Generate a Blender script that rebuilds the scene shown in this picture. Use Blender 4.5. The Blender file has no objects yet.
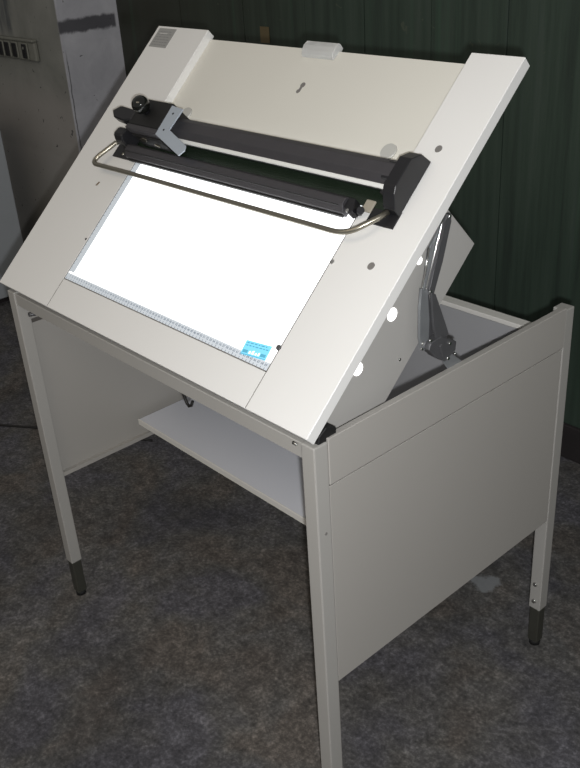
import bpy, bmesh, math, random
from mathutils import Vector, Matrix

random.seed(7)
SC = bpy.context.scene
COL = SC.collection
VL = SC.view_settings
SC.display_settings.display_device = 'sRGB'
VL.view_transform = 'Standard'
VL.look = 'None'
VL.gamma = 1.0
VL.use_curve_mapping = False
VL.exposure = 0.0

# ------------------------------------------------------------------ dimensions (metres)
W = 1.10            # desk width, x runs from -W (left legs) to 0 (right legs)
D = 0.782           # desk depth, y
H = 0.969           # leg tops
LW = 0.0329         # leg section
TILT = 0.751        # board tilt
YB, ZB = -0.0154, 0.9948
CT, ST = math.cos(TILT), math.sin(TILT)
CAM = Vector((0.9642, -0.8691, 1.7861))
CROT = (1.0811, 0.0595, 0.8304)
FPX = 915.13


def B(x, u, n):
    """tilting board coordinates: across, up the slope, off the surface"""
    return Vector((x, YB + u * CT - n * ST, ZB + u * ST + n * CT))


# ------------------------------------------------------------------ materials
def new_mat(name):
    m = bpy.data.materials.new(name)
    m.use_nodes = True
    nt = m.node_tree
    return m, nt, nt.nodes['Principled BSDF']


def simple(name, col, rough=0.5, metal=0.0, var=0.06, scale=6.0, bump=0.0, bscale=200.0, coat=0.0, spec=0.5):
    m, nt, p = new_mat(name)
    tc = nt.nodes.new('ShaderNodeNewGeometry')
    nz = nt.nodes.new('ShaderNodeTexNoise')
    nz.inputs['Scale'].default_value = scale
    nz.inputs['Detail'].default_value = 5
    nt.links.new(tc.outputs['Position'], nz.inputs['Vector'])
    mx = nt.nodes.new('ShaderNodeMix'); mx.data_type = 'RGBA'
    mx.inputs[6].default_value = (*[c * (1 - var) for c in col], 1)
    mx.inputs[7].default_value = (*[min(1, c * (1 + var)) for c in col], 1)
    nt.links.new(nz.outputs['Fac'], mx.inputs[0])
    nt.links.new(mx.outputs[2], p.inputs['Base Color'])
    p.inputs['Roughness'].default_value = rough
    p.inputs['Metallic'].default_value = metal
    p.inputs['Coat Weight'].default_value = coat
    p.inputs['Specular IOR Level'].default_value = spec
    if bump:
        n2 = nt.nodes.new('ShaderNodeTexNoise')
        n2.inputs['Scale'].default_value = bscale
        nt.links.new(tc.outputs['Position'], n2.inputs['Vector'])
        b = nt.nodes.new('ShaderNodeBump')
        b.inputs['Strength'].default_value = bump
        b.inputs['Distance'].default_value = 0.001
        nt.links.new(n2.outputs['Fac'], b.inputs['Height'])
        nt.links.new(b.outputs['Normal'], p.inputs['Normal'])
    return m


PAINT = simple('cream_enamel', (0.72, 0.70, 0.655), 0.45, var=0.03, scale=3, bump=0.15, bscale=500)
BOARD = simple('cream_board_enamel', (0.81, 0.805, 0.785), 0.5, var=0.03, scale=2.5, bump=0.1, bscale=500)
PANEL = simple('recess_board_cream', (0.74, 0.725, 0.66), 0.5, var=0.035, scale=3, bump=0.1, bscale=500)
SHELFM = simple('pale_grey_laminate', (0.70, 0.71, 0.76), 0.5, var=0.03, scale=3)
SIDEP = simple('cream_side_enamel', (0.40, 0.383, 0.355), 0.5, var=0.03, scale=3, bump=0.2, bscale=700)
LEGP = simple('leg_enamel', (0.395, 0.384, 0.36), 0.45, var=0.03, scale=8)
SEAML = simple('board_joint', (0.27, 0.26, 0.24), 0.8)
SEAM = simple('dark_seam', (0.10, 0.09, 0.08), 0.8)
BLACK = simple('black_enamel', (0.013, 0.013, 0.015), 0.38, var=0.2, scale=30)
BLACKM = simple('black_matt', (0.010, 0.010, 0.010), 0.6, var=0.2, scale=30)
GREY_RAIL = simple('anodised_dark_grey', (0.075, 0.072, 0.078), 0.42, metal=0.4, var=0.1, scale=30)
GREENPL = simple('dark_green_black_plate', (0.012, 0.020, 0.012), 0.25, var=0.3, scale=12)
CHROME = simple('chrome', (0.80, 0.80, 0.78), 0.16, metal=1.0, var=0.03)
BRIGHT = simple('bright_ground_steel', (0.92, 0.93, 0.90), 0.4, metal=0.1, var=0.03)
ROD = simple('dull_steel_rod', (0.30, 0.28, 0.23), 0.32, metal=0.85, var=0.1, scale=40)
ALU = simple('pale_blue_grey_steel', (0.42, 0.47, 0.53), 0.5, metal=0.15, var=0.05, scale=30)
STEEL = simple('grey_steel', (0.24, 0.25, 0.26), 0.42, metal=0.35, var=0.15, scale=30)
STEELD = simple('dark_steel', (0.11, 0.11, 0.115), 0.45, metal=0.35, var=0.15, scale=30)
COLLAR = simple('dull_foot_metal', (0.085, 0.085, 0.07), 0.45, metal=0.5, var=0.15, scale=30)
RUBBER = simple('black_rubber', (0.008, 0.008, 0.008), 0.75)
DOT = simple('grey_plug', (0.20, 0.19, 0.18), 0.5)
BROWN = simple('brown_nick', (0.17, 0.12, 0.07), 0.7)
LABELG = simple('grey_label_foil', (0.33, 0.33, 0.32), 0.45)
LABELT = simple('label_print', (0.235, 0.235, 0.235), 0.6)
LABELW = simple('label_line', (0.62, 0.62, 0.60), 0.5)
KNOB = simple('glossy_black_ball', (0.006, 0.007, 0.006), 0.12, var=0.1, coat=0.5)
CAPM = simple('clear_cap_plastic', (0.50, 0.50, 0.47), 0.3)
CABLE = simple('black_cable', (0.012, 0.011, 0.010), 0.6)
CAB = simple('cabinet_grey', (0.42, 0.45, 0.48), 0.6, var=0.04, scale=4)
SWB = simple('switch_black', (0.008, 0.008, 0.01), 0.5)
SWF = simple('switch_frame', (0.22, 0.22, 0.19), 0.6, var=0.2, scale=40)
TAPE = simple('brown_tape', (0.13, 0.10, 0.05), 0.6)
BASEDK = simple('dark_base_strip', (0.022, 0.018, 0.018), 0.8, var=0.3, scale=15)


def lit(name, col, strength, base=(0.9, 0.9, 0.9), rough=0.25):
    m, nt, p = new_mat(name)
    p.inputs['Base Color'].default_value = (*base, 1)
    p.inputs['Roughness'].default_value = rough
    p.inputs['Emission Color'].default_value = (*col, 1)
    p.inputs['Emission Strength'].default_value = strength
    return m


GLASS = lit('lit_opal_glass', (0.97, 0.99, 1.0), 1.5)
RULE = lit('backlit_scale_film', (0.58, 0.66, 0.72), 0.42, base=(0.5, 0.52, 0.55))  # film, ink and sticker emission stands in for screen light from behind
RULEINK = lit('scale_ink', (0.25, 0.32, 0.42), 0.30, base=(0.15, 0.17, 0.2))
BLUE = lit('backlit_blue_sticker', (0.15, 0.62, 0.90), 0.62, base=(0.2, 0.5, 0.65))
BLUED = lit('sticker_dark_print', (0.06, 0.42, 0.62), 0.5, base=(0.1, 0.3, 0.4))
BLUEW = lit('sticker_white_print', (0.75, 0.93, 0.95), 0.9)
LAMPH = lit('lamp_glow_opening', (1.0, 1.0, 0.97), 2.5)


def acrylic():
    m, nt, p = new_mat('clear_acrylic')
    p.inputs['Base Color'].default_value = (0.97, 0.98, 0.97, 1)
    p.inputs['Roughness'].default_value = 0.08
    p.inputs['IOR'].default_value = 1.49
    p.inputs['Transmission Weight'].default_value = 0.55
    return m


ACR = acrylic()


# ---- walls and floor
def nd(nt, kind, **kw):
    n = nt.nodes.new(kind)
    for k, v in kw.items():
        n.inputs[k].default_value = v
    return n


def ramp(nt, src, stops):
    r = nt.nodes.new('ShaderNodeValToRGB')
    e = r.color_ramp.elements
    while len(e) < len(stops):
        e.new(0.5)
    for i, (pos, c) in enumerate(stops):
        e[i].position = pos
        e[i].color = (*c, 1)
    nt.links.new(src, r.inputs[0])
    return r.outputs[0]


def mix(nt, fac, a, b, mode='MIX'):
    mx = nt.nodes.new('ShaderNodeMix'); mx.data_type = 'RGBA'; mx.blend_type = mode
    for s, i in ((fac, 0), (a, 6), (b, 7)):
        if isinstance(s, (int, float)):
            mx.inputs[i].default_value = s
        elif isinstance(s, tuple):
            mx.inputs[i].default_value = (*s, 1)
        else:
            nt.links.new(s, mx.inputs[i])
    return mx.outputs[2]


def math_n(nt, op, a, b=0.0, c=None):
    m = nt.nodes.new('ShaderNodeMath'); m.operation = op
    for i, s in enumerate((a, b, c)):
        if s is None:
            continue
        if isinstance(s, (int, float)):
            m.inputs[i].default_value = s
        else:
            nt.links.new(s, m.inputs[i])
    return m.outputs[0]


def band(nt, src, lo, hi, soft):
    """1 inside lo..hi with soft edges"""
    a = nt.nodes.new('ShaderNodeMapRange'); a.interpolation_type = 'SMOOTHSTEP'
    nt.links.new(src, a.inputs[0]); a.inputs[1].default_value = lo - soft; a.inputs[2].default_value = lo + soft
    b = nt.nodes.new('ShaderNodeMapRange'); b.interpolation_type = 'SMOOTHSTEP'
    nt.links.new(src, b.inputs[0]); b.inputs[1].default_value = hi - soft; b.inputs[2].default_value = hi + soft
    b.inputs[3].default_value = 1; b.inputs[4].default_value = 0
    return math_n(nt, 'MULTIPLY', a.outputs[0], b.outputs[0])


def noise(nt, vec, scale, detail=6, rough=0.6, dist=0.0):
    n = nd(nt, 'ShaderNodeTexNoise', Scale=scale, Detail=detail, Roughness=rough, Distortion=dist)
    nt.links.new(vec, n.inputs['Vector'])
    return n.outputs['Fac']


def floor_mat():
    m, nt, p = new_mat('stained_concrete')
    g = nt.nodes.new('ShaderNodeNewGeometry').outputs['Position']
    big = ramp(nt, noise(nt, g, 2.3, 6, 0.62, 0.5), [(0.36, (0.070, 0.067, 0.065)), (0.52, (0.100, 0.096, 0.092)), (0.70, (0.128, 0.121, 0.113))])
    hue = ramp(nt, noise(nt, g, 3.4, 3, 0.5, 0.3), [(0.40, (0.93, 0.94, 1.10)), (0.52, (1, 1, 1)), (0.62, (1.08, 0.99, 0.92))])
    c = mix(nt, 1.0, big, hue, 'MULTIPLY')
    fine = ramp(nt, noise(nt, g, 26, 8, 0.75), [(0.30, (0.35, 0.35, 0.35)), (0.5, (0.95, 0.95, 0.95)), (0.70, (1.9, 1.9, 1.9))])
    c = mix(nt, 0.85, c, fine, 'MULTIPLY')
    grit = ramp(nt, noise(nt, g, 95, 4, 0.7), [(0.32, (0.45, 0.45, 0.45)), (0.52, (1, 1, 1)), (0.70, (2.0, 2.0, 2.0))])
    c = mix(nt, 0.8, c, grit, 'MULTIPLY')
    # pale scuffed patches and specks
    sc = ramp(nt, noise(nt, g, 5.2, 10, 0.72, 1.4), [(0.60, (0, 0, 0)), (0.72, (1, 1, 1))])
    c = mix(nt, math_n(nt, 'MULTIPLY', sc, 0.35), c, (0.19, 0.19, 0.195))
    sp = ramp(nt, noise(nt, g, 60, 3, 0.5), [(0.71, (0, 0, 0)), (0.75, (1, 1, 1))])
    c = mix(nt, math_n(nt, 'MULTIPLY', sp, 0.5), c, (0.20, 0.20, 0.21))
    # one spilled white paint blotch by the right-hand side
    sep = nt.nodes.new('ShaderNodeSeparateXYZ'); nt.links.new(g, sep.inputs[0])
    dx = math_n(nt, 'SUBTRACT', sep.outputs[0], -0.25); dy = math_n(nt, 'SUBTRACT', sep.outputs[1], 0.87)
    rr = math_n(nt, 'SQRT', math_n(nt, 'ADD', math_n(nt, 'MULTIPLY', dx, dx), math_n(nt, 'MULTIPLY', dy, dy)))
    rr = math_n(nt, 'ADD', rr, math_n(nt, 'MULTIPLY', math_n(nt, 'SUBTRACT', noise(nt, g, 22, 4), 0.5), 0.09))
    bl = nt.nodes.new('ShaderNodeMapRange'); nt.links.new(rr, bl.inputs[0])
    bl.inputs[1].default_value = 0.030; bl.inputs[2].default_value = 0.042; bl.inputs[3].default_value = 0.8; bl.inputs[4].default_value = 0
    c = mix(nt, bl.outputs[0], c, (0.26, 0.27, 0.28))
    nt.links.new(c, p.inputs['Base Color'])
    p.inputs['Roughness'].default_value = 0.85
    b = nt.nodes.new('ShaderNodeBump'); b.inputs['Strength'].default_value = 0.35; b.inputs['Distance'].default_value = 0.004
    nt.links.new(noise(nt, g, 45, 8, 0.7), b.inputs['Height']); nt.links.new(b.outputs[0], p.inputs['Normal'])
    return m


def green_mat():
    m, nt, p = new_mat('dark_green_boards')
    g = nt.nodes.new('ShaderNodeNewGeometry').outputs['Position']
    mp = nt.nodes.new('ShaderNodeMapping'); mp.inputs['Scale'].default_value = (14, 14, 0.7)
    nt.links.new(g, mp.inputs[0])
    st = noise(nt, mp.outputs[0], 1.6, 6, 0.65)
    c = ramp(nt, st, [(0.30, (0.024, 0.036, 0.028)), (0.50, (0.038, 0.060, 0.044)), (0.72, (0.056, 0.078, 0.062))])
    sep = nt.nodes.new('ShaderNodeSeparateXYZ'); nt.links.new(g, sep.inputs[0])
    # browner and darker towards the left end
    f = nt.nodes.new('ShaderNodeMapRange'); nt.links.new(sep.outputs[0], f.inputs[0])
    f.inputs[1].default_value = -2.7; f.inputs[2].default_value = -1.5; f.inputs[3].default_value = 0.85; f.inputs[4].default_value = 0
    c = mix(nt, f.outputs[0], c, (0.030, 0.030, 0.020))
    # vertical streaks of bluish and lighter green drips
    mp2 = nt.nodes.new('ShaderNodeMapping'); mp2.inputs['Scale'].default_value = (22, 22, 0.35)
    nt.links.new(g, mp2.inputs[0])
    s2 = ramp(nt, noise(nt, mp2.outputs[0], 1.3, 3, 0.5), [(0.60, (0, 0, 0)), (0.72, (1, 1, 1))])
    c = mix(nt, math_n(nt, 'MULTIPLY', s2, 0.40), c, (0.045, 0.095, 0.060))
    s3 = ramp(nt, noise(nt, mp2.outputs[0], 2.1, 3, 0.5), [(0.62, (0, 0, 0)), (0.72, (1, 1, 1))])
    c = mix(nt, math_n(nt, 'MULTIPLY', s3, 0.35), c, (0.050, 0.055, 0.080))
    # flaked scratches high up
    sx = ramp(nt, noise(nt, g, 16, 4, 0.6, 1.5), [(0.67, (0, 0, 0)), (0.70, (1, 1, 1))])
    hi = band(nt, sep.outputs[2], 1.25, 1.6, 0.08)
    c = mix(nt, math_n(nt, 'MULTIPLY', math_n(nt, 'MULTIPLY', sx, hi), 0.35), c, (0.12, 0.13, 0.09))
    nt.links.new(c, p.inputs['Base Color'])
    p.inputs['Roughness'].default_value = 0.55
    return m


def pier_mat():
    m, nt, p = new_mat('grimy_grey_plaster')
    g = nt.nodes.new('ShaderNodeNewGeometry').outputs['Position']
    sep = nt.nodes.new('ShaderNodeSeparateXYZ'); nt.links.new(g, sep.inputs[0])
    x, y, z = sep.outputs
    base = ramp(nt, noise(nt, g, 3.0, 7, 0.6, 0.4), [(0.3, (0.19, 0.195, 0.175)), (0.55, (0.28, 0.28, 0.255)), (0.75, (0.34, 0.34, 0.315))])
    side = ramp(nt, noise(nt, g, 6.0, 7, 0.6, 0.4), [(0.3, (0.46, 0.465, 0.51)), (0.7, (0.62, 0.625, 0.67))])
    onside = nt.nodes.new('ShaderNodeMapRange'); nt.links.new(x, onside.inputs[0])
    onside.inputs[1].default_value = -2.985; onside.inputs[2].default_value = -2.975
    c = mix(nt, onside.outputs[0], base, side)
    # brown lower half with a soft border on the front face
    zj = math_n(nt, 'ADD', z, math_n(nt, 'MULTIPLY', math_n(nt, 'SUBTRACT', noise(nt, g, 5, 4), 0.5), 0.12))
    low = band(nt, zj, -1.0, 0.73, 0.015)
    low2 = band(nt, zj, 0.7, 1.03, 0.10)
    nf = math_n(nt, 'SUBTRACT', 1.0, onside.outputs[0])
    c = mix(nt, math_n(nt, 'MULTIPLY', math_n(nt, 'MULTIPLY', low, nf), 0.8), c, (0.34, 0.325, 0.305))
    c = mix(nt, math_n(nt, 'MULTIPLY', math_n(nt, 'MULTIPLY', low2, nf), 0.75), c, (0.36, 0.335, 0.315))
    # dark painted smear on the side face
    zz = math_n(nt, 'ADD', z, math_n(nt, 'MULTIPLY', math_n(nt, 'SUBTRACT', noise(nt, g, 24, 5), 0.5), 0.035))
    sm = math_n(nt, 'MULTIPLY', band(nt, zz, 1.300, 1.358, 0.008), band(nt, y, 1.22, 1.585, 0.006))
    sm = math_n(nt, 'MULTIPLY', sm, onside.outputs[0])
    c = mix(nt, math_n(nt, 'MULTIPLY', sm, 0.88), c, (0.055, 0.055, 0.065))
    # smoke-dark stains above the switches
    mp = nt.nodes.new('ShaderNodeMapping'); mp.inputs['Scale'].default_value = (9, 9, 1.2); nt.links.new(g, mp.inputs[0])
    st = ramp(nt, noise(nt, mp.outputs[0], 1.4, 4, 0.6), [(0.42, (1, 1, 1)), (0.58, (0, 0, 0))])
    up = math_n(nt, 'MULTIPLY', band(nt, z, 1.28, 1.9, 0.05), band(nt, x, -4.2, -3.38, 0.06))
    c = mix(nt, math_n(nt, 'MULTIPLY', math_n(nt, 'MULTIPLY', st, up), 0.75), c, (0.055, 0.065, 0.075))
    # dark chips
    ch = ramp(nt, noise(nt, g, 30, 3, 0.5, 0.8), [(0.69, (0, 0, 0)), (0.72, (1, 1, 1))])
    c = mix(nt, math_n(nt, 'MULTIPLY', ch, 0.8), c, (0.04, 0.04, 0.045))
    # cracked joint running down close to the corner
    xw = math_n(nt, 'ADD', y, math_n(nt, 'MULTIPLY', math_n(nt, 'SUBTRACT', noise(nt, g, 9, 5), 0.5), 0.02))
    cr = math_n(nt, 'MULTIPLY', band(nt, xw, 1.296, 1.301, 0.002), onside.outputs[0])
    cr = math_n(nt, 'MULTIPLY', cr, band(nt, z, 0.2, 1.2, 0.05))
    c = mix(nt, math_n(nt, 'MULTIPLY', cr, 0.8), c, (0.04, 0.04, 0.04))
    nt.links.new(c, p.inputs['Base Color'])
    p.inputs['Roughness'].default_value = 0.9
    b = nt.nodes.new('ShaderNodeBump'); b.inputs['Strength'].default_value = 0.4; b.inputs['Distance'].default_value = 0.004
    nt.links.new(noise(nt, g, 18, 8, 0.7), b.inputs['Height']); nt.links.new(b.outputs[0], p.inputs['Normal'])
    return m


FLOORM, GREENM, PIERM = floor_mat(), green_mat(), pier_mat()

# ------------------------------------------------------------------ mesh helpers
WORLD = {}


class MB:
    def __init__(self):
        self.bm = bmesh.new()

    def hexa(self, P, bev=0.0, seg=1):
        """8 points: bottom loop 0-3, top loop 4-7"""
        b = self.bm
        v = [b.verts.new(p) for p in P]
        fs = [b.faces.new([v[i] for i in f]) for f in ((3, 2, 1, 0), (4, 5, 6, 7), (0, 1, 5, 4), (1, 2, 6, 5), (2, 3, 7, 6), (3, 0, 4, 7))]
        if bev:
            es = list({e for f in fs for e in f.edges})
            bmesh.ops.bevel(b, geom=es, offset=bev, segments=seg, affect='EDGES', profile=0.5)
        return self

    def box(self, x0, x1, y0, y1, z0, z1, bev=0.0, T=None, seg=1):
        T = T or (lambda x, y, z: Vector((x, y, z)))
        q = [(x0, y0), (x1, y0), (x1, y1), (x0, y1)]
        return self.hexa([T(x, y, z0) for x, y in q] + [T(x, y, z1) for x, y in q], bev, seg)

    def prism(self, pts, T, a, b_, bev=0.0):
        """extrude outline pts (p,q) between a and b_ ; T(p,q,w) -> world"""
        b = self.bm
        lo = [b.verts.new(T(p, q, a)) for p, q in pts]
        hi = [b.verts.new(T(p, q, b_)) for p, q in pts]
        n = len(pts)
        fs = [b.faces.new(lo[::-1]), b.faces.new(hi)]
        for i in range(n):
            fs.append(b.faces.new((lo[i], lo[(i + 1) % n], hi[(i + 1) % n], hi[i])))
        if bev:
            es = list({e for f in fs for e in f.edges})
            bmesh.ops.bevel(b, geom=es, offset=bev, segments=1, affect='EDGES')
        return self

    def cyl(self, p0, p1, r, r2=None, n=20):
        p0, p1 = Vector(p0), Vector(p1)
        r2 = r if r2 is None else r2
        ax = (p1 - p0).normalized()
        a = ax.orthogonal().normalized(); c = ax.cross(a)
        b = self.bm
        L0 = [b.verts.new(p0 + (a * math.cos(t) + c * math.sin(t)) * r) for t in [2 * math.pi * i / n for i in range(n)]]
        L1 = [b.verts.new(p1 + (a * math.cos(t) + c * math.sin(t)) * r2) for t in [2 * math.pi * i / n for i in range(n)]]
        b.faces.new(L0[::-1]); b.faces.new(L1)
        for i in range(n):
            b.faces.new((L0[i], L0[(i + 1) % n], L1[(i + 1) % n], L1[i])).smooth = True
        return self

    def tube(self, pts, r, n=12):
        """smooth round rod along a polyline"""
        b = self.bm
        pts = [Vector(p) for p in pts]
        rings = []
        up = None
        for i, p in enumerate(pts):
            d = (pts[min(i + 1, len(pts) - 1)] - pts[max(i - 1, 0)]).normalized()
            if up is None:
                up = d.orthogonal().normalized()
            up = (up - d * up.dot(d)).normalized()
            s = d.cross(up)
            rings.append([b.verts.new(p + (up * math.cos(t) + s * math.sin(t)) * r) for t in [2 * math.pi * k / n for k in range(n)]])
        for A, C in zip(rings, rings[1:]):
            for k in range(n):
                b.faces.new((A[k], A[(k + 1) % n], C[(k + 1) % n], C[k])).smooth = True
        b.faces.new(rings[0][::-1]); b.faces.new(rings[-1])
        return self

    def sphere(self, c, r, T=None):
        res = bmesh.ops.create_uvsphere(self.bm, u_segments=28, v_segments=18, radius=r)
        for v in res['verts']:
            v.co = v.co + Vector(c)
            for f in v.link_faces:
                f.smooth = True
        return self

    def build(self, name, m, parent=None):
        b = self.bm
        bmesh.ops.recalc_face_normals(b, faces=b.faces)
        lo = Vector([min(v.co[i] for v in b.verts) for i in range(3)])
        hi = Vector([max(v.co[i] for v in b.verts) for i in range(3)])
        c = (lo + hi) / 2
        c.z = lo.z
        for v in b.verts:
            v.co -= c
        me = bpy.data.meshes.new(name)
        b.to_mesh(me); b.free()
        me.materials.append(m)
        o = bpy.data.objects.new(name, me)
        COL.objects.link(o)
        if parent is not None:
            o.parent = parent
            o.location = c - WORLD[parent.name]
        else:
            o.location = c
        WORLD[o.name] = c
        return o


def thing(name, loc, label, cat, group=None):
    o = bpy.data.objects.new(name, None)
    COL.objects.link(o)
    o.location = loc
    o.empty_display_size = 0.1
    WORLD[o.name] = Vector(loc)
    return tag(o, label, cat, group)


def tag(o, label, cat, group=None):
    o['label'] = label; o['category'] = cat
    if group:
        o['group'] = group
    return o


def struct(o):
    o['kind'] = 'structure'
    return o


def lab(o, s):
    o['label'] = s
    return o


# ------------------------------------------------------------------ setting
YW = 1.60
XP, YP = -2.97, 1.29
struct(MB().box(-7.1, 4.5, -4.0, YW + .1, -0.06, 0.0).build('floor', FLOORM))
wb = MB()
xs = [-2.97]
while xs[-1] < 4.4:
    xs.append(xs[-1] + random.choice((0.30, 0.42, 0.5, 0.36)))
for a, b2 in zip(xs, xs[1:]):                       # vertical boards with fine joints
    wb.box(a + .0015, b2 - .0015, YW + random.uniform(0, .002), YW + .05, 0.0, 2.9)
wb.box(-2.97, xs[-1], YW + .01, YW + .08, 0.0, 2.9)
struct(wb.build('wall_back', GREENM))
struct(MB().box(-2.96, 4.4, YW - .018, YW - .0005, 0.0, 0.13, .003).build('base_strip_back', BASEDK))  # dark brown strip along the foot of the back wall
struct(MB().box(-7.0, XP, YP, YW + .1, 0.0, 2.9).build('wall_left', PIERM))
struct(MB().box(-7.1, -7.0, -4.0, YW + .1, 0.0, 2.9).build('wall_side', PIERM))

# wall-mounted strip of switches on the pier front
ss = thing('switch_strip', (-3.42, YP, 1.17), 'pale strip of five upright black switches on the grimy grey wall', 'switch strip')
pl = MB()
pl.box(-3.665, -3.20, YP - .022, YP, 1.168, 1.255, .006)
pl.box(-3.68, -3.20, YP - .030, YP, 1.255, 1.268, .004)
pl.build('housing', SWF, ss)
for i, x in enumerate((-3.60, -3.53, -3.46, -3.385, -3.285)):
    fr = MB().box(x - .027, x + .027, YP - .030, YP - .022, 1.176, 1.250, .004).build('switch_surround', SWF, ss)
    MB().box(x - .020, x + .020, YP - .036, YP - .030, 1.181, 1.246, .003).build('rocker', SWB, fr)
sc_ = MB().cyl((-3.285, YP - .0375, 1.228), (-3.285, YP - .036, 1.228), .007).build('switch_screw', SWF, ss)

# scrap of brown tape on the green wall
tag(MB().box(-1.952, -1.898, YW - .001, YW, 1.285, 1.345).build('tape_scrap', TAPE),
    'small brown tape scrap stuck on the dark green wall above the table', 'tape')

# grey cabinet at the left edge
cb = thing('metal_cabinet', (-3.60, .85, 0), 'pale grey upright cabinet standing at the far left edge beside the table', 'cabinet')
MB().box(-3.85, -3.372, .612, 1.10, 0.03, .95, .004).build('cabinet_body', CAB, cb)
MB().box(-3.845, -3.377, .600, .611, 0.05, .94, .003).build('cabinet_door', CAB, cb)
MB().box(-3.82, -3.40, .64, 1.08, 0.0, 0.03).build('plinth', BASEDK, cb)

# cable lying on the floor at the left
pts = [(-3.6 + 0.04 * i, 0.0, 0.0045) for i in range(50)]
pts = [(x, 0.30 + 0.62 * (x + 2.23) * (1 if x > -2.23 else 0.45) + .008 * math.sin(9 * x), z) for x, _, z in pts]
tag(MB().tube(pts, .0045).build('floor_cable', CABLE), 'thin black cable lying on the concrete floor behind the left front leg', 'cable')

# ------------------------------------------------------------------ the light table
T0 = thing('light_table', (-W / 2, D / 2, 0), 'cream metal light table with a tilted board, glowing glass screen and black clamp rail', 'light table')

# legs
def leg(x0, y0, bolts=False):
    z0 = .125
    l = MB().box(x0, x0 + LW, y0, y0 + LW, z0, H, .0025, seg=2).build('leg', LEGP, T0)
    f = MB()
    f.box(x0 + .002, x0 + LW - .002, y0 + .002, y0 + LW - .002, .012, z0, .003)
    lab(f.build('foot_sleeve', COLLAR, l), 'dull dark metal foot sleeve')
    MB().cyl((x0 + LW / 2, y0 + LW / 2, 0), (x0 + LW / 2, y0 + LW / 2, .014), .0145).build('glide', RUBBER, l)
    if bolts:
        for z in (.205, .150):
            MB().cyl((x0 + LW * .45, y0, z), (x0 + LW * .45, y0 - .004, z), .0065, .005, 14).build('bolt', CHROME, l)
    return l


leg(-LW, 0)
leg(-W, 0)
leg(-LW, D - LW, True)
leg(-W, D - LW)
MB().cyl((-.0002, .018, .784), (.001, .018, .784), .003).build('screw', DOT, T0)

# side panels, folded sheet with an inward lip at the bottom
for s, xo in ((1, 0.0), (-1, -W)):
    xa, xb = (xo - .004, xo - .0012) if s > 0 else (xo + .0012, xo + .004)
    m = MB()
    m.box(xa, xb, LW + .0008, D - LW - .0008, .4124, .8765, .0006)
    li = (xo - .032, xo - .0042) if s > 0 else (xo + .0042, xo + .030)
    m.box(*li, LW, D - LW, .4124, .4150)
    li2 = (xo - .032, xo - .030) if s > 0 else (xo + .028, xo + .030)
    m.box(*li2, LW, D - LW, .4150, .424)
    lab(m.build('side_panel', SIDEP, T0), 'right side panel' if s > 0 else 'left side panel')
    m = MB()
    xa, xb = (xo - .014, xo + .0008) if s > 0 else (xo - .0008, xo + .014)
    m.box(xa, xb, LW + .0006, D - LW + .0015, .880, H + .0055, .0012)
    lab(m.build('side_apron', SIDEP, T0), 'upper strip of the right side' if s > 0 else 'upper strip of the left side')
    xa, xb = (xo - .010, xo - .005) if s > 0 else (xo + .005, xo + .010)
    MB().box(xa, xb, LW + .001, D - LW - .001, .868, .884).build('seam_backing', SEAM, T0)

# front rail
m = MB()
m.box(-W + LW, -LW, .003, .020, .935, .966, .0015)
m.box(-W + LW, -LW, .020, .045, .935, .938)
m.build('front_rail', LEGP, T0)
MB().cyl((-1.010, .003, .926), (-1.010, .028, .922), .005).build('bolt', STEELD, T0)

# back panel with folded top flange
m = MB()
m.box(-W + LW, -LW, D - .014, D - .008, .43, .900, .0008)
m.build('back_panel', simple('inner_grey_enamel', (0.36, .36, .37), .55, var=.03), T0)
MB().box(-W + LW, -LW, D - .034, D - .002, .8905, .902, .0015).build('back_rail_lip', PAINT, T0)

# shelf
m = MB()
m.box(-W + .030, -.033, .292, D - .016, .4770, .4815, .0008)
m.build('shelf', SHELFM, T0)
m = MB()
m.box(-W + .030, -.033, .2890, .2930, .4650, .4835, .001)
lab(m.build('shelf_lip', PAINT, T0), 'folded front lip of the lower shelf')

# hanging black cable loop under the front rail
m = MB()
m.tube([(-.523, .10, .86), (-.523, .10, .838), (-.517, .10, .824), (-.509, .10, .818), (-.500, .10, .823), (-.493, .10, .836)], .0035, 10)
m.build('cable_loop', CABLE, T0)

# black hinge block at the right front corner
m = MB()
m.prism([(.012, .958), (.058, .958), (.058, .986), (.034, .994), (.018, .984)], lambda p, q, w: Vector((w, p, q)), -.030, -.004, .001)
m.build('hinge_block', BLACKM, T0)
MB().cyl((-.040, -.010, .9705), (-.030, -.010, .9705), .0028).build('latch_pin', CHROME, T0)

# ------------------------------------------------------------------ tilting board
TH = .0236
REC = .019
SLU, SRU, SLL, SRL = .205, .116, .2345, .158
UL = .745
UB = .765
UG0, UG1 = .0755, .428
XL, XR = -W, 0.0
# carcase under the surface: recessed centre panel
m = MB()
m.box(XL + SLU, XR - SRU, .432, UL + .0085, -REC - .011, -REC, .0008, T=B)
brd = m.build('tilting_board', PANEL, T0)
lab(brd, 'recessed cream centre panel of the tilted board')
def rail(outer, up, low, name_lab):
    s = 1 if outer == XL else -1
    o = outer
    pts = [(o, 0), (o + s * low, 0), (o + s * low, .432), (o + s * up, .432), (o + s * up, UB), (o, UB)]
    mm = MB()
    mm.prism(pts, lambda p, q, w: B(p, q, w), -TH, 0.0, .0011)
    return lab(mm.build('side_rail', BOARD, brd), name_lab)
rail(XL, SLU, SLL, 'left raised rail of the board')
rail(XR, SRU, SRL, 'right raised rail of the board')
m = MB()
m.box(XL + SLL + .0012, XR - SRL - .0012, 0.0, UG0 - .0006, -TH, 0.0, .0008, T=B)
m.build('front_strip', BOARD, brd)
# dark seam liners
for x in (XL + SLL, XR - SRL):
    sg = 1 if x < -.5 else -1
    MB().box(*sorted((x - sg * .0013, x + sg * .0015)), .0015, UG0 - .0008, -TH + .001, -.0002, T=B).build('seam', SEAML, brd)
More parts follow.
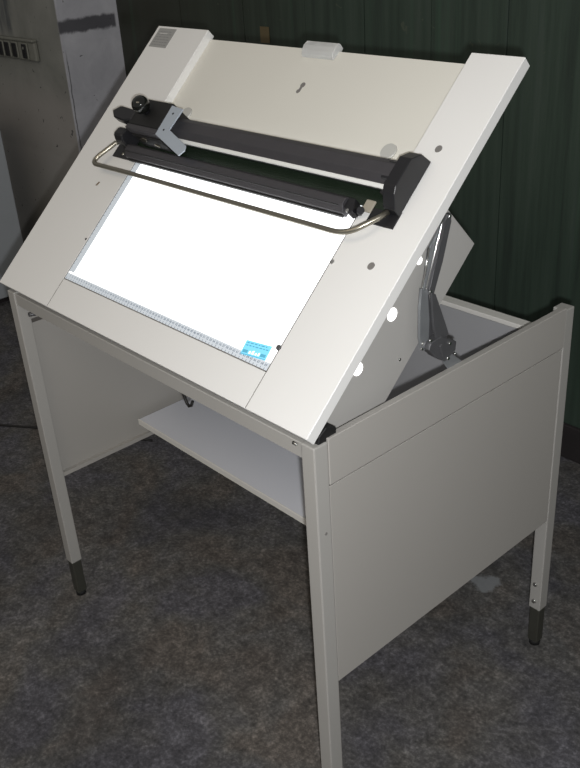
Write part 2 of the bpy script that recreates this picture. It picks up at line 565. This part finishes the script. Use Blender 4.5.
# thin dark strip below the front edge of the board
m = MB().box(XL + .006, XR - .006, .0015, .010, -TH - .003, -TH - .0001, T=B)
m.build('edge_strip', STEELD, brd)
# glass screen
GX0, GX1 = XL + SLL + .0012, XR - SRL - .0012
gl = MB().box(GX0, GX1, UG0 + .0012, .50, -.0065, -.0016, .0004, T=B).build('glass_screen', GLASS, brd)
lab(gl, 'brightly glowing white opal glass screen')
m = MB()
m.box(GX0, GX0 + .021, UG0 + .0212, .405, -.0015, -.0011, T=B)
m.box(GX0, GX1, UG0 + .0012, UG0 + .0170, -.0015, -.0011, T=B)
lab(m.build('ruler_scale', RULE, brd), 'pale blue-grey printed ruler scale along the glass edges')
for bx_ in ((XL + SLL + .0002, XL + SLL + .0018, UG0, .43), (XR - SRL - .0016, XR - SRL - .0002, UG0, .43), (XL + SLL + .0002, XR - SRL - .0002, UG0 - .0002, UG0 + .0014)):
    MB().box(*bx_, -.006, -.0004, T=B).build('glass_gasket', DOT, brd)
# ruler divisions and numbers
m = MB()
n = int((GX1 - GX0) / .01)
for i in range(n + 1):
    x = GX0 + .006 + i * .01
    if x > GX1 - .004:
        break
    h = .0055 if i % 5 == 0 else .0038
    m.box(x - .0006, x + .0006, UG0 + .0016, UG0 + .0016 + h, -.0011, -.0009, T=B)
k = int((.40 - UG0) / .01)
for i in range(k):
    u = UG0 + .022 + i * .01
    if u > .40: break
    m.box(GX0 + .0005, GX0 + .0005 + (.0055 if i % 5 == 0 else .0038), u - .0005, u + .0005, -.0011, -.0009, T=B)
m.build('ruler_division', RULEINK, brd)


def add_text(mb, txt, size, place):
    cu = bpy.data.curves.new('t', 'FONT'); cu.body = txt; cu.size = size; cu.align_x = 'CENTER'; cu.offset = size * .02
    cu.resolution_u = 2
    ob = bpy.data.objects.new('t', cu); COL.objects.link(ob)
    dg = bpy.context.evaluated_depsgraph_get()
    me = bpy.data.meshes.new_from_object(ob.evaluated_get(dg))
    vs = [mb.bm.verts.new(place(v.co.x, v.co.y)) for v in me.vertices]
    for f in me.polygons:
        try:
            mb.bm.faces.new([vs[i] for i in f.vertices])
        except ValueError:
            pass
    bpy.data.objects.remove(ob); bpy.data.meshes.remove(me); bpy.data.curves.remove(cu)


m = MB()
for i in range(1, n):
    x = GX0 + .006 + i * .01
    if x > GX1 - .006: break
    add_text(m, str(i), .0068, lambda a, b2, x=x: B(x + a, UG0 + .0085 + b2, -.0008))
m.build('ruler_number', RULEINK, brd)

# blue sticker
def ST_(p, q, w):       # sticker frame, slightly turned
    a = .11
    return B(-.2090 + p * math.cos(a) - q * math.sin(a) * .7, .1035 + p * math.sin(a) + q, w)
stk = lab(MB().prism([(-.033, -.0145), (.033, -.0145), (.033, .0145), (-.033, .0145)], ST_, -.0013, -.0009).build('blue_sticker', BLUE, brd), 'small light blue printed sticker on the glass')
m = MB()
for r_ in range(2):
    x = -.029
    while x < .024:
        w_ = random.uniform(.003, .009)
        m.prism([(x, .004 + r_ * .0052), (min(x + w_, .029), .004 + r_ * .0052), (min(x + w_, .029), .0062 + r_ * .0052), (x, .0062 + r_ * .0052)], ST_, -.0009, -.0007)
        x += w_ + .0025
m.prism([(-.031, -.0135), (.031, -.0135), (.031, -.0122), (-.031, -.0122)], ST_, -.0009, -.0007)
for x in (-.030, .016):
    m.prism([(x, -.010), (x + .013, -.010), (x + .013, -.004), (x, -.004)], ST_, -.0009, -.0007)
m.build('sticker_print', BLUED, brd)
m = MB()
for x, w_, h in ((-.014, .005, .006), (-.007, .007, .008), (.002, .005, .005), (.009, .005, .007)):
    m.prism([(x, -.010), (x + w_, -.010), (x + w_ * .8, -.010 + h), (x + .0008, -.010 + h * .8)], ST_, -.0009, -.0007)
m.build('sticker_lettering', BLUEW, brd)

# rating label at the upper left
def LB(p, q, w): return B(-1.088 + p, .702 + q, w)
m = MB().box(0, .072, 0, .056, .0001, .0007, T=LB)
lab(m.build('rating_label', LABELG, brd), 'worn grey rating label')
m = MB()
for r_ in range(6):
    y = .006 + r_ * .0078
    x = .006
    while x < .056:
        w_ = random.uniform(.004, .012)
        m.box(x, min(x + w_, .064), y, y + .0022, .0007, .0009, T=LB)
        x += w_ + .003
m.build('label_print', LABELT, brd)
m = MB().box(.012, .046, .0395, .0415, .0007, .001, T=LB)
m.build('label_line', LABELW, brd)

# plugs, screws and nicks
def dot(x, u, r, n0, mt, nm, h=.0008, st=1.0):
    mm = MB()
    mm.cyl(B(x, u, n0), B(x, u, n0 + h), r, r * .9, 18)
    return mm.build(nm, mt, brd)
dot(-.068, .563, .0075, 0, DOT, 'plug')
dot(-.068, .320, .0075, 0, DOT, 'plug')
dot(-.154, .306, .0050, 0, CHROME, 'screw', .0015)
dot(-.161, .124, .0055, 0, STEELD, 'screw', .0025)
dot(-.872, .180, .0030, 0, STEELD, 'screw', .001)
for x_, u_ in ((-.188, .549), (-.817, .547)):
    rc = MB().cyl(B(x_, u_, -REC), B(x_, u_, -REC + .004), .0175, .0165, 28).build('round_cap', CAPM, brd)
    lab(rc, 'round pale plastic cap')
m = MB()
m.cyl(B(-.506, .664, -REC), B(-.506, .664, -REC + .0006), .0065, n=16)
m.box(-.5105, -.5035, .647, .664, -REC, -REC + .0005, T=B)
m.cyl(B(-.5095, .648, -REC), B(-.5095, .648, -REC + .0006), .005, n=14)
m.build('keyhole_slot', DOT, brd)
m = MB().prism([(-.958, .310), (-.952, .311), (-.948, .321), (-.953, .322)], lambda p, q, w: B(p, q, w), 0.0001, .0005)
m.build('paint_nick', BROWN, brd)

# clear acrylic catch at the top edge
m = MB()
prof = [(.730, -REC + .0005), (.733, -.011), (.741, -.006), (.752, -.004), (.764, -.006), (.767, -.012), (.766, -REC - .006), (.7555, -REC - .006), (.7555, -REC + .0005)]
m.prism(prof, lambda p, q, w: B(w, p, q), -.556, -.460, .0012)
ac = lab(m.build('acrylic_catch', ACR, T0), 'clear acrylic grip on the top edge')
m = MB()
m.prism([(.734, -REC + .0012), (.736, -.013), (.743, -.009), (.742, -.013), (.739, -REC + .0012)], lambda p, q, w: B(w, p, q), -.548, -.468, .0006)
m.build('catch_insert', ACR, ac)

# ------------------------------------------------------------------ light box under the board
def BX(x, u, n_): return B(x, u, n_)
m = MB()
pts = [(.025, -TH - .001), (.495, -TH - .001), (.495, -.205), (.060, -.205), (.025, -.150)]
m.prism(pts, lambda p, q, w: B(w, p, q), XL + .055, -.050, .0012)
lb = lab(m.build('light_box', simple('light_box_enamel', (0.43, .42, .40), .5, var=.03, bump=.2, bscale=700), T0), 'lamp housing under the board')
for u, nn, r in ((.2775, -.094, .0125), (.1600, -.086, .0125), (.386, -.085, .0075)):
    mm = MB(); mm.cyl(B(-.050, u, nn), B(-.0492, u, nn), r, n=24)
    lab(mm.build('lamp_opening', LAMPH, lb), 'round opening glowing white')
MB().cyl(B(-.050, .225, -.178), B(-.048, .225, -.178), .003).build('box_screw', CHROME, lb)

# ------------------------------------------------------------------ folding stay on the right
X3 = lambda p, q, w: Vector((w, p, q))
m = MB()
m.prism([(0.3649, 1.2776), (0.3755, 1.2767), (0.3769, 1.2617), (0.3545, 1.1931), (0.3313, 1.1367), (0.3156, 1.1408), (0.3384, 1.204), (0.3592, 1.2656)], X3, -.027, -.020, .0008)
m.prism([(0.3185, 1.1450), (0.3313, 1.1367), (0.3700, 1.0479), (0.3530, 1.0323), (0.3381, 1.0367), (0.3262, 1.0726)], X3, -.020, -.015, .0006)
st = lab(m.build('folding_stay', STEELD, T0), 'dark steel folding stay propping the board')
m = MB()
m.prism([(0.3624, 1.2602), (0.3700, 1.2560), (0.3475, 1.1914), (0.3263, 1.1421), (0.3123, 1.1485), (0.3263, 1.2202)], X3, -.034, -.029, .0005)
m.build('inner_arm', STEEL, st)
m = MB()
m.prism([(0.2997, 1.156), (0.3162, 1.1507), (0.3215, 1.088), (0.3208, 1.0457), (0.3145, 1.0295), (0.3012, 1.0345), (0.2958, 1.0609), (0.2961, 1.1165)], X3, -.028, -.022, .0006)
m.build('lower_strap', STEEL, st)
m = MB()
m.prism([(0.3162, 1.1507), (0.3270, 1.1407), (0.345, 1.06), (0.3330, 1.036), (0.3215, 1.04), (0.3215, 1.088)], X3, -.034, -.029)
m.build('rear_strap', STEELD, st)
m = MB()
m.tube([Vector((-.0265, .3630, 1.2700)), Vector((-.0265, .3575, 1.2600)), Vector((-.0265, .3360, 1.2020)), Vector((-.0265, .3135, 1.1420)), Vector((-.0265, .3110, 1.095)), Vector((-.0265, .3100, 1.052))], .0017, 8)
m.tube([Vector((-.0285, .3255, 1.2250)), Vector((-.0285, .3185, 1.1900)), Vector((-.0285, .3060, 1.1480)), Vector((-.0270, .3005, 1.1180)), Vector((-.0270, .2990, 1.0600))], .0018, 8)
m.build('bright_edge', CHROME, st)
m = MB()
m.prism([(0.3435, 1.0515), (0.3885, 1.0248), (0.3862, 1.0067), (0.3554, 0.9937), (0.3271, 1.0142), (0.3067, 1.0363), (0.3121, 1.0486)], X3, -.030, -.010, .0015)
m.prism([(0.3340, 1.0350), (0.3400, 1.0380), (0.3520, 1.0080), (0.3460, 1.0040)], X3, -.010, -.006, .0006)
m.build('pivot_block', STEELD, st)
m = MB()
m.prism([(0.3687, 1.0096), (0.4094, 0.975), (0.4099, 0.9480), (0.3856, 0.9480), (0.3484, 0.9983)], X3, -.0155, -.0145 + .002, .0006)
m.build('mounting_foot', STEEL, st)
for (y, z, x, r) in ((.3030, 1.0480, -.0220, .0042), (.3160, 1.0510, -.0150, .0038), (.3198, 1.1450, -.0200, .0040), (.3660, 1.0290, -.0100, .0038), (.3620, .9990, -.0100, .0038), (.3830, 1.0010, -.0100, .0030), (.3000, 1.0380, -.0220, .0030), (.3700, 1.2730, -.0200, .0035)):
    MB().cyl((x - .001, y, z), (x + .003, y, z), r, r * .8, 14).build('rivet', CHROME, st)

# ------------------------------------------------------------------ black clamp rail across the board
m = MB()
m.prism([(.460, .004), (.506, .004), (.506, .038), (.494, .046), (.472, .046), (.4585, .034), (.4585, .012)],
        lambda p, q, w: B(w, p, q), -.775, -.085, .0008)
cr = lab(m.build('clamp_rail', GREY_RAIL, T0), 'dark grey clamp rail across the board')
m = MB().box(-.74, -.092, .450, .4585, .030, .0355, .0012, T=B)
lab(m.build('bright_strip', BRIGHT, cr), 'bright steel strip on the rail edge')
m = MB().box(-.945, -.075, .424, .512, .0001, .0035, .0006, T=B)
m.build('base_plate', GREENPL, cr)
m = MB()
m.prism([(.3935, .003), (.4040, .003), (.4240, .014), (.4240, .024), (.4180, .030), (.4060, .030), (.3935, .018)],
        lambda p, q, w: B(w, p, q), -.884, -.176, .0006)
cbar = m.build('clamp_bar', GREY_RAIL, cr)
MB().box(-.880, -.180, .3900, .3938, .005, .012, .0004, T=B).build('rubber_edge', BLACKM, cr)
m = MB().box(-.880, -.185, .4010, .4026, .0285, .0306, T=B)
m.build('bar_groove', BLACKM, cr)
# right end
m = MB()
m.prism([(.420, .001), (.535, .001), (.529, .033), (.508, .050), (.452, .050), (.440, .043), (.421, .020)], lambda p, q, w: B(w, p, q), -.094, -.066, .0012)
m.build('end_block', BLACK, cr)
m = MB()
m.prism([(.452, .010), (.508, .010), (.500, .044), (.466, .044)], lambda p, q, w: B(w, p, q), -.115, -.094, .001)
m.box(-.112, -.095, .4445, .4515, .004, .028, T=B)
m.build('end_cheek', BLACK, cr)
m = MB().box(-.130, -.066, .3945, .430, .0001, .0032, .0004, T=B)
m.build('mounting_plate', BLACK, cr)
MB().cyl(B(-.104, .404, .003), B(-.104, .404, .0055), .005, .004, 14).build('screw', CHROME, cr)
MB().cyl(B(-.086, .4655, .047), B(-.086, .4655, .0475), .004).build('rail_screw', ALU, cr)
# small latch mechanism at the right of the clamp bar
m = MB()
m.prism([(-.176, .404), (-.158, .393), (-.150, .399), (-.160, .424), (-.176, .424)], lambda p, q, w: B(p, q, w), .004, .024, .001)
m.cyl(B(-.152, .408, .006), B(-.140, .408, .018), .007)
m.build('latch_lever', BLACK, cr)
m = MB().box(-.150, -.128, .412, .436, .0035, .008, .001, T=B)
m.build('latch_plate', simple('cream_plastic', (.35, .32, .26), .6), cr)
MB().cyl(B(-.162, .398, .024), B(-.162, .398, .0255), .0035).build('latch_rivet', CHROME, cr)
# left end
m = MB()
m.box(-.868, -.748, .452, .520, .003, .069, .002, T=B)
m.build('left_end_block', BLACKM, cr)
m = MB()
m.prism([(-.868, .440), (-.745, .440), (-.745, .452), (-.868, .452)], lambda p, q, w: B(p, q, w), .048, .069, .0012)
m.build('front_bracket', GREY_RAIL, cr)
m = MB()
m.prism([(-.862, .437), (-.752, .437), (-.752, .441), (-.862, .441)], lambda p, q, w: B(p, q, w), .003, .048)
m.build('bracket_skirt', BLACKM, cr)
m = MB()
m.prism([(-.846, .034), (-.822, .044), (-.812, .040), (-.820, .030), (-.838, .027)], lambda p, q, w: B(p, .4365, q) + (B(0, 0, 0) - B(0, w, 0)), 0.0, .002, .0004)
m.prism([(-.795, .026), (-.780, .020), (-.784, .016), (-.797, .021)], lambda p, q, w: B(p, .4365, q) + (B(0, 0, 0) - B(0, w, 0)), 0.0, .002)
m.build('bright_link', ROD, cr)
m = MB()
m.prism([(.414, .004), (.446, .004), (.452, .032), (.446, .054), (.424, .058), (.414, .042)], lambda p, q, w: B(w, p, q), -.918, -.884, .004)
m.build('pivot_boss', BLACK, cr)
m = MB()
m.prism([(-.950, .474), (-.928, .490), (-.862, .486), (-.862, .460), (-.890, .454), (-.930, .458)], lambda p, q, w: B(p, q, w), .052, .072, .003)
m.build('release_lever', BLACK, cr)
m = MB()
m.cyl(B(-.822, .488, .068), B(-.822, .488, .082), .008)
m.build('knob_stem', BLACK, cr)
m = MB(); m.sphere(B(-.822, .490, .092), .0205)
lab(m.build('ball_knob', KNOB, cr), 'glossy black ball knob')
m = MB()
m.prism([(-.744, .513), (-.700, .509), (-.706, .455), (-.622, .428), (-.616, .416), (-.626, .402), (-.742, .438)], lambda p, q, w: B(p, q, w), .0695, .0725, .0006)
sb = lab(m.build('angle_bracket', ALU, cr), 'pale blue-grey steel angle bracket')
for a, b2 in ((-.724, .494), (-.722, .452)):
    MB().cyl(B(a, b2, .0725), B(a, b2, .0730), .0025).build('bracket_hole', BLACKM, cr)
MB().box(-.744, -.741, .440, .512, .046, .0695, T=B).build('bracket_flange', ALU, cr)
m = MB().box(-.958, -.880, .3925, .425, .0001, .0035, .0004, T=B)
m.build('mounting_plate', BLACK, cr)
MB().cyl(B(-.920, .403, .003), B(-.920, .403, .0055), .0045, .0035, 14).build('screw', CHROME, cr)


# bail handle
def arc(c, a, b2, k=7):
    return [tuple((1 - t) ** 2 * a[i] + 2 * t * (1 - t) * c[i] + t * t * b2[i] for i in range(3)) for t in [j / k for j in range(k + 1)]]
path = [(-.938, .432, .010), (-.944, .418, .022)]
path += arc((-.976, .349, .030), (-.966, .372, .029), (-.950, .350, .030))
path += [(-.8, .3515, .030), (-.6, .351, .030), (-.4, .351, .030), (-.25, .351, .030)]
path += arc((-.130, .351, .030), (-.165, .351, .030), (-.112, .374, .026))
path += [(-.092, .403, .018), (-.086, .420, .012)]
m = MB(); m.tube([B(*q) for q in path], .0053, 14)
lab(m.build('bail_handle', ROD, cr), 'bent steel rod handle in front of the rail')

# ------------------------------------------------------------------ camera
cam = bpy.data.cameras.new('camera')
co = bpy.data.objects.new('camera', cam)
COL.objects.link(co)
co.location = CAM
co.rotation_euler = CROT
cam.sensor_fit = 'VERTICAL'
cam.sensor_height = 24.0
cam.lens = FPX / 768 * 24.0
cam.clip_start = .02
SC.camera = co

# ------------------------------------------------------------------ light: on-camera flash, dim workshop light, glow of the screen
from mathutils import Euler
R3 = Euler(CROT).to_matrix()
right, up = R3 @ Vector((1, 0, 0)), R3 @ Vector((0, 1, 0))
fl = bpy.data.lights.new('camera_flash', 'POINT')
fl.energy = 102
fl.shadow_soft_size = .012
fl.color = (.985, .99, 1.0)
fo = bpy.data.objects.new('camera_flash', fl); COL.objects.link(fo)
fo.location = CAM + right * .020 - up * .042

lp = bpy.data.lights.new('workshop_lamp', 'AREA')
lp.shape = 'RECTANGLE'; lp.size = 1.6; lp.size_y = .6
lp.energy = 8
lp.color = (1.0, .86, .66)
lo_ = bpy.data.objects.new('workshop_lamp', lp); COL.objects.link(lo_)
lo_.location = (-.5, -1.5, 2.8)
lo_.rotation_euler = (Vector((-1.6, .6, .6)) - Vector(lo_.location)).to_track_quat('-Z', 'Y').to_euler()

w = bpy.data.worlds.new('world'); SC.world = w
w.use_nodes = True
bg = w.node_tree.nodes['Background']
bg.inputs[0].default_value = (1.0, .97, .93, 1)
bg.inputs[1].default_value = .22
